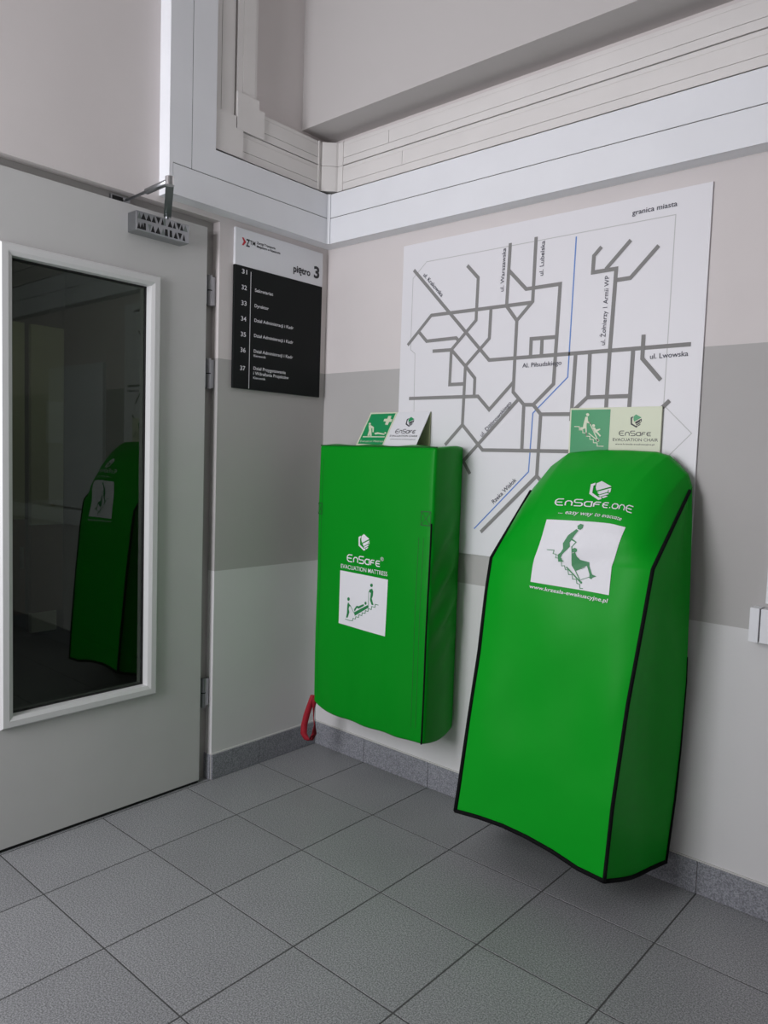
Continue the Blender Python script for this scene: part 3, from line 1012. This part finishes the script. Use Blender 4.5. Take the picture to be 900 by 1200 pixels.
lettering('EVACUATION CHAIR', hf(466, 292), hf(708, 298), hf(472, 278), on_fold, 'print_dark', fs, 0.0008)
lettering('www.krzesla-ewakuacyjne.pl', hf(468, 315), hf(690, 320), hf(471, 307), on_fold, 'print_dark', fs, 0.0008)

# ------------------------------------------------------------------ evacuation chair under its green cover
#SURF
L_ = [(0.997, -0.345, 0.150), (1.002, -0.335, 0.237), (1.011, -0.31, 0.447), (1.021, -0.285, 0.648), (1.023, -0.26, 0.848), (1.026, -0.245, 0.945)]
R_ = [(1.494, -0.345, 0.123), (1.499, -0.33, 0.328), (1.513, -0.3, 0.607), (1.530, -0.27, 0.83), (1.535, -0.255, 0.919), (1.538, -0.245, 0.971)]
ARCH = [(1.062, -0.075, 1.162), (1.123, -0.070, 1.238), (1.181, -0.070, 1.280), (1.278, -0.070, 1.289), (1.367, -0.070, 1.289), (1.451, -0.065, 1.286), (1.488, -0.060, 1.276), (1.520, -0.055, 1.248), (1.542, -0.050, 1.227), (1.556, -0.045, 1.189)]
HEM = [0.0, 0.010, 0.016, 0.015, 0.009, -0.003, 0.0]


def along(pts, s):
    """point at parameter 0..1 of a polyline with equal steps, eased"""
    k = min(max(s, 0.0), 1.0) * (len(pts) - 1)
    i = min(int(k), len(pts) - 2)
    f = k - i
    if isinstance(pts[0], (int, float)):
        return pts[i] * (1 - f) + pts[i + 1] * f
    return tuple(a * (1 - f) + b * f for a, b in zip(pts[i], pts[i + 1]))


def by_z(pts, s):
    z = pts[0][2] + s * (pts[-1][2] - pts[0][2])
    for a, b in zip(pts, pts[1:]):
        if z <= b[2] + 1e-9:
            f = (z - a[2]) / (b[2] - a[2])
            return tuple(p_ * (1 - f) + q_ * f for p_, q_ in zip(a, b))
    return pts[-1]


def edge_l(t):
    if t <= 1:
        return by_z(L_, t)
    return tuple(a + (b - a) * (t - 1) for a, b in zip(L_[-1], ARCH[0]))


def edge_r(t):
    if t <= 1:
        return by_z(R_, t)
    return tuple(a + (b - a) * (t - 1) for a, b in zip(R_[-1], ARCH[-1]))


def cover_front(u, t):
    """u 0..1 left to right, t 0..1 hem to knee, 1..2 knee to top"""
    if t <= 1:
        a, b = edge_l(t), edge_r(t)
        x, y, z = (a[k] + (b[k] - a[k]) * u for k in range(3))
        z += along(HEM, u) * (1 - t) ** 3
        y -= 0.022 * (1 - (2 * u - 1) ** 4) * t ** 2
        y += 0.012 * (1 - (2 * u - 1) ** 2) * (1 - t) ** 2
    else:
        w = t - 1
        a, b = L_[-1], R_[-1]
        A = [a[k] + (b[k] - a[k]) * u for k in range(3)]
        A[1] -= 0.022 * (1 - (2 * u - 1) ** 4)
        B = along(ARCH, u)
        x, y, z = (A[k] + (B[k] - A[k]) * w for k in range(3))
        g = math.sin(PI * w) * (1 - (2 * u - 1) ** 4)
        y -= 0.050 * g
        z += 0.034 * g * w
    m_ = min(1.0, t * 3) * min(1.0, (2 - t) * 2) * (1 - (2 * u - 1) ** 6)
    y -= m_ * (0.006 * math.sin(5.2 * u + 4.1 * t) * math.sin(6.0 * t - 2.2 * u) + 0.004 * math.sin(11 * u - 7 * t + 1.0) * math.sin(9 * t + 3 * u))
    return (x, y, z)
#ENDSURF


cc = thing('evacuation_chair', 'evacuation chair under a green cover with black edging, hung on the wall below the map', 'evacuation chair', (1.28, -0.18, 0.08))
NU, NT = 90, 160
bm = bmesh.new()
g = [[bm.verts.new(cover_front(i / NU, 2 * j / NT)) for j in range(NT + 1)] for i in range(NU + 1)]
for i in range(NU):
    for j in range(NT):
        bm.faces.new((g[i][j], g[i + 1][j], g[i + 1][j + 1], g[i][j + 1]))
# roll over the top to the wall
prev = [g[i][NT] for i in range(NU + 1)]
for dy, dz in ((0.012, 0.004), (0.028, 0.004)):
    row = []
    for i in range(NU + 1):
        q = along(ARCH, i / NU)
        yy = min(q[1] + dy, -0.030)
        row.append(bm.verts.new((q[0], yy, q[2] + dz * math.sin(PI * i / NU))))
    for i in range(NU):
        bm.faces.new((prev[i], prev[i + 1], row[i + 1], row[i]))
    prev = row
obj('front_panel', bm, 'green2', cc, True)

BACK_R = [(1.546, -0.034, 0.077), (1.560, -0.034, 0.263), (1.568, -0.034, 0.42), (1.573, -0.034, 0.625), (1.568, -0.034, 0.874), (1.562, -0.034, 1.08), (1.556, -0.036, 1.189)]
BACK_L = [(0.985, -0.034, 0.10), (0.985, -0.034, 0.4), (0.99, -0.034, 0.7), (1.0, -0.034, 0.95), (1.062, -0.036, 1.162)]


def side_panel(edge, backc, sgn):
    bm_ = bmesh.new()
    NS, NV = 12, 60
    gg = []
    for i in range(NS + 1):
        s = i / NS
        colv = []
        for j in range(NV + 1):
            v = j / NV
            a = Vector(edge(2 * v))
            # same height on the back edge while there is room
            b = Vector(along(backc, v)) if True else None
            q = a.lerp(b, s)
            q.x -= sgn * 0.016 * math.sin(PI * s) * math.sin(PI * min(1, v * 1.15 + 0.08))
            q.x += sgn * 0.005 * math.sin(9 * v + 5 * s) * math.sin(PI * s)
            if v < 0.15:
                q.z -= 0.014 * math.sin(PI * s) * (1 - v / 0.15)
            colv.append(bm_.verts.new(q))
        gg.append(colv)
    for i in range(NS):
        for j in range(NV):
            bm_.faces.new((gg[i][j], gg[i + 1][j], gg[i + 1][j + 1], gg[i][j + 1]))
    hem = [tuple(gg[i][0].co) for i in range(NS + 1)]
    return obj('side_panel', bm_, 'green2', cc, True), hem


_, hem_r = side_panel(edge_r, BACK_R, 1)
_, hem_l = side_panel(edge_l, BACK_L, -1)
bm = bmesh.new()
bk = [[bm.verts.new(Vector(along(BACK_L, j / 20)).lerp(Vector(along(BACK_R, j / 20)), i / 8)) for j in range(21)] for i in range(9)]
for i in range(8):
    for j in range(20):
        bm.faces.new((bk[i][j], bk[i + 1][j], bk[i + 1][j + 1], bk[i][j + 1]))
top = [bm.verts.new((q[0], -0.032, q[2])) for q in ARCH]
bm.faces.new(top)
obj('back_panel', bm, 'green2', cc, True)


def binding(pts, r=0.0062):
    bm_ = bmesh.new()
    add_tube(bm_, pts, r, 8)
    return obj('edge_binding', bm_, 'black', cc, True)


binding([edge_r(2 * k / 60) for k in range(60)], 0.0058)
binding([edge_l(2 * k / 60) for k in range(60)], 0.0064)
binding([cover_front(k / 36, 0) for k in range(37)], 0.0066)
binding(hem_r, 0.0064)
binding(hem_l, 0.0064)
binding([along(BACK_R, k / 40) for k in range(0, 23)], [0.0050 - 0.0030 * k / 22 for k in range(23)])


# print on the chair cover
def on_cover(a, v, l):
    b = v / 0.82 if v <= 0.82 else 1 + (v - 0.82) / 0.37
    q = Vector(cover_front(a, b))
    du = Vector(cover_front(a + 0.01, b)) - q
    dt = Vector(cover_front(a, b + 0.01)) - q
    nn = du.cross(dt).normalized()
    return tuple(q + nn * l)


CHQ = [(0.3185, 0.949), (0.7615, 0.950), (0.7999, 0.744), (0.3205, 0.760)]        # (across, metres up the cloth)
hc = homog([(218, -8), (853, 57), (718, 607), (85, 495)], CHQ)
printed('picture_panel', [CHQ], on_cover, 'print_white', cc, 0.0018, 0.03)
pic = [[(450, 55), (470, 40), (492, 48), (490, 75), (475, 90), (455, 82)],
       [(445, 82), (462, 95), (440, 130), (425, 160), (462, 188), (435, 225), (430, 222), (452, 190), (420, 172), (408, 190), (415, 225), (395, 250), (365, 285), (355, 320), (385, 350), (340, 350), (328, 290), (350, 270), (365, 240), (358, 195), (390, 130)],
       [(432, 245), (455, 235), (472, 245), (475, 265), (460, 275), (440, 270)],
       [(445, 280), (460, 270), (480, 310), (510, 340), (585, 365), (588, 400), (600, 460), (635, 475), (600, 485), (590, 495), (575, 485), (580, 460), (568, 395), (520, 410), (475, 425), (450, 385), (440, 330)]]
pic += ribbon([(430, 222), (440, 290), (450, 385), (470, 425), (505, 520)], 7) + ribbon([(402, 395), (505, 520)], 10) + ribbon([(470, 427), (555, 405)], 4) + ribbon([(505, 495), (575, 478)], 4) + [ellipse(505, 515, 9, 9)]
pic += ribbon([(235, 243), (295, 250), (290, 278), (318, 285), (315, 315), (362, 322), (365, 385), (390, 385), (392, 415), (412, 418), (412, 452), (440, 455), (440, 488), (470, 490), (470, 520), (490, 525), (490, 555), (515, 558)], 5)
printed('pictogram', [[hc(*q) for q in poly] for poly in pic], on_cover, 'print_green', cc, 0.0030, 0.03)


emblem((0.4696, 1.012), (0.5702, 1.0083), (0.4219, 1.0693), on_cover, 'print_white', 'print_white', cc, 0.0026, 0.04)
wordmark('EnSaFe.onE', (0.3307, 0.990), (0.7478, 0.9925), (0.3195, 1.0077), on_cover, 'print_white', cc, 0.0026, 0.15, 0.04)
lettering('... easy way to evacuate', (0.3681, 0.9673), (0.7153, 0.9635), (0.3631, 0.9782), on_cover, 'print_white', cc, 0.0026, 0.004, 0.25, 0.04)
lettering('www.krzesla-ewakuacyjne.pl', (0.3165, 0.7418), (0.7979, 0.7233), (0.3185, 0.7523), on_cover, 'print_white', cc, 0.0026, 0.012, 0, 0.04)

# ------------------------------------------------------------------ sign above the chair
PX0, PX1, PZ0, PZ1 = 1.152, 1.449, 1.245, 1.425
PY = -0.016
cs = thing('chair_sign', 'pale luminous evacuation chair sign with a green square above the chair cover', 'sign', ((PX0 + PX1) / 2, PY, PZ0))
box('sign_panel', 'lumi', PX0, PX1, PY, PY + 0.008, PZ0, PZ1, cs, 0.0005)


def on_chair_sign(a, b, l):
    return (PX0 + a * (PX1 - PX0), PY - l, PZ0 + b * (PZ1 - PZ0))


hq = homog([(75, 75), (872, 38), (838, 452), (45, 460)], [(0, 1), (1, 1), (1, 0.255), (0, 0.255)])
printed('green_field', [[hq(85, 90), hq(426, 76), hq(395, 440), (hq(395, 440)[0], 0.05), (0.02, 0.05)]], on_chair_sign, 'sign_green', cs, 0.0004)
pic = [ellipse(225, 130, 14, 14), [(205, 150), (225, 148), (228, 190), (250, 205), (246, 215), (215, 205), (212, 240), (214, 325), (204, 325), (200, 255), (170, 270), (148, 272), (148, 250), (180, 245), (190, 200)],
       ellipse(274, 229, 13, 13), [(262, 245), (285, 245), (295, 265), (328, 255), (332, 263), (305, 282), (335, 320), (326, 330), (300, 298), (280, 290), (268, 270)]]
pic += ribbon([(240, 200), (250, 230), (300, 345), (310, 368)], 9) + ribbon([(228, 300), (310, 368)], 9) + [ellipse(306, 364, 14, 12)]
pic += ribbon([(105, 242), (148, 242), (148, 272), (178, 272), (178, 298), (208, 298), (208, 328), (238, 328), (238, 356), (268, 356), (268, 386), (300, 386), (300, 416), (355, 416)], 7)
printed('pictogram', [[hq(*q) for q in poly] for poly in pic], on_chair_sign, 'lumi', cs, 0.0008)
emblem(hq(592, 240), hq(692, 236), hq(594, 120), on_chair_sign, 'sign_green', 'print_dark', cs, 0.0004)
wordmark('EnSaFe', hq(492, 314), hq(766, 310), hq(494, 272), on_chair_sign, 'print_dark', cs, 0.0004, 0.14)
lettering('EVACUATION CHAIR', hq(436, 366), hq(826, 360), hq(437, 338), on_chair_sign, 'print_dark', cs, 0.0004)
lettering('www.krzesla-ewakuacyjne.pl', hq(456, 398), hq(794, 395), hq(457, 384), on_chair_sign, 'print_dark', cs, 0.0004, 0.006)
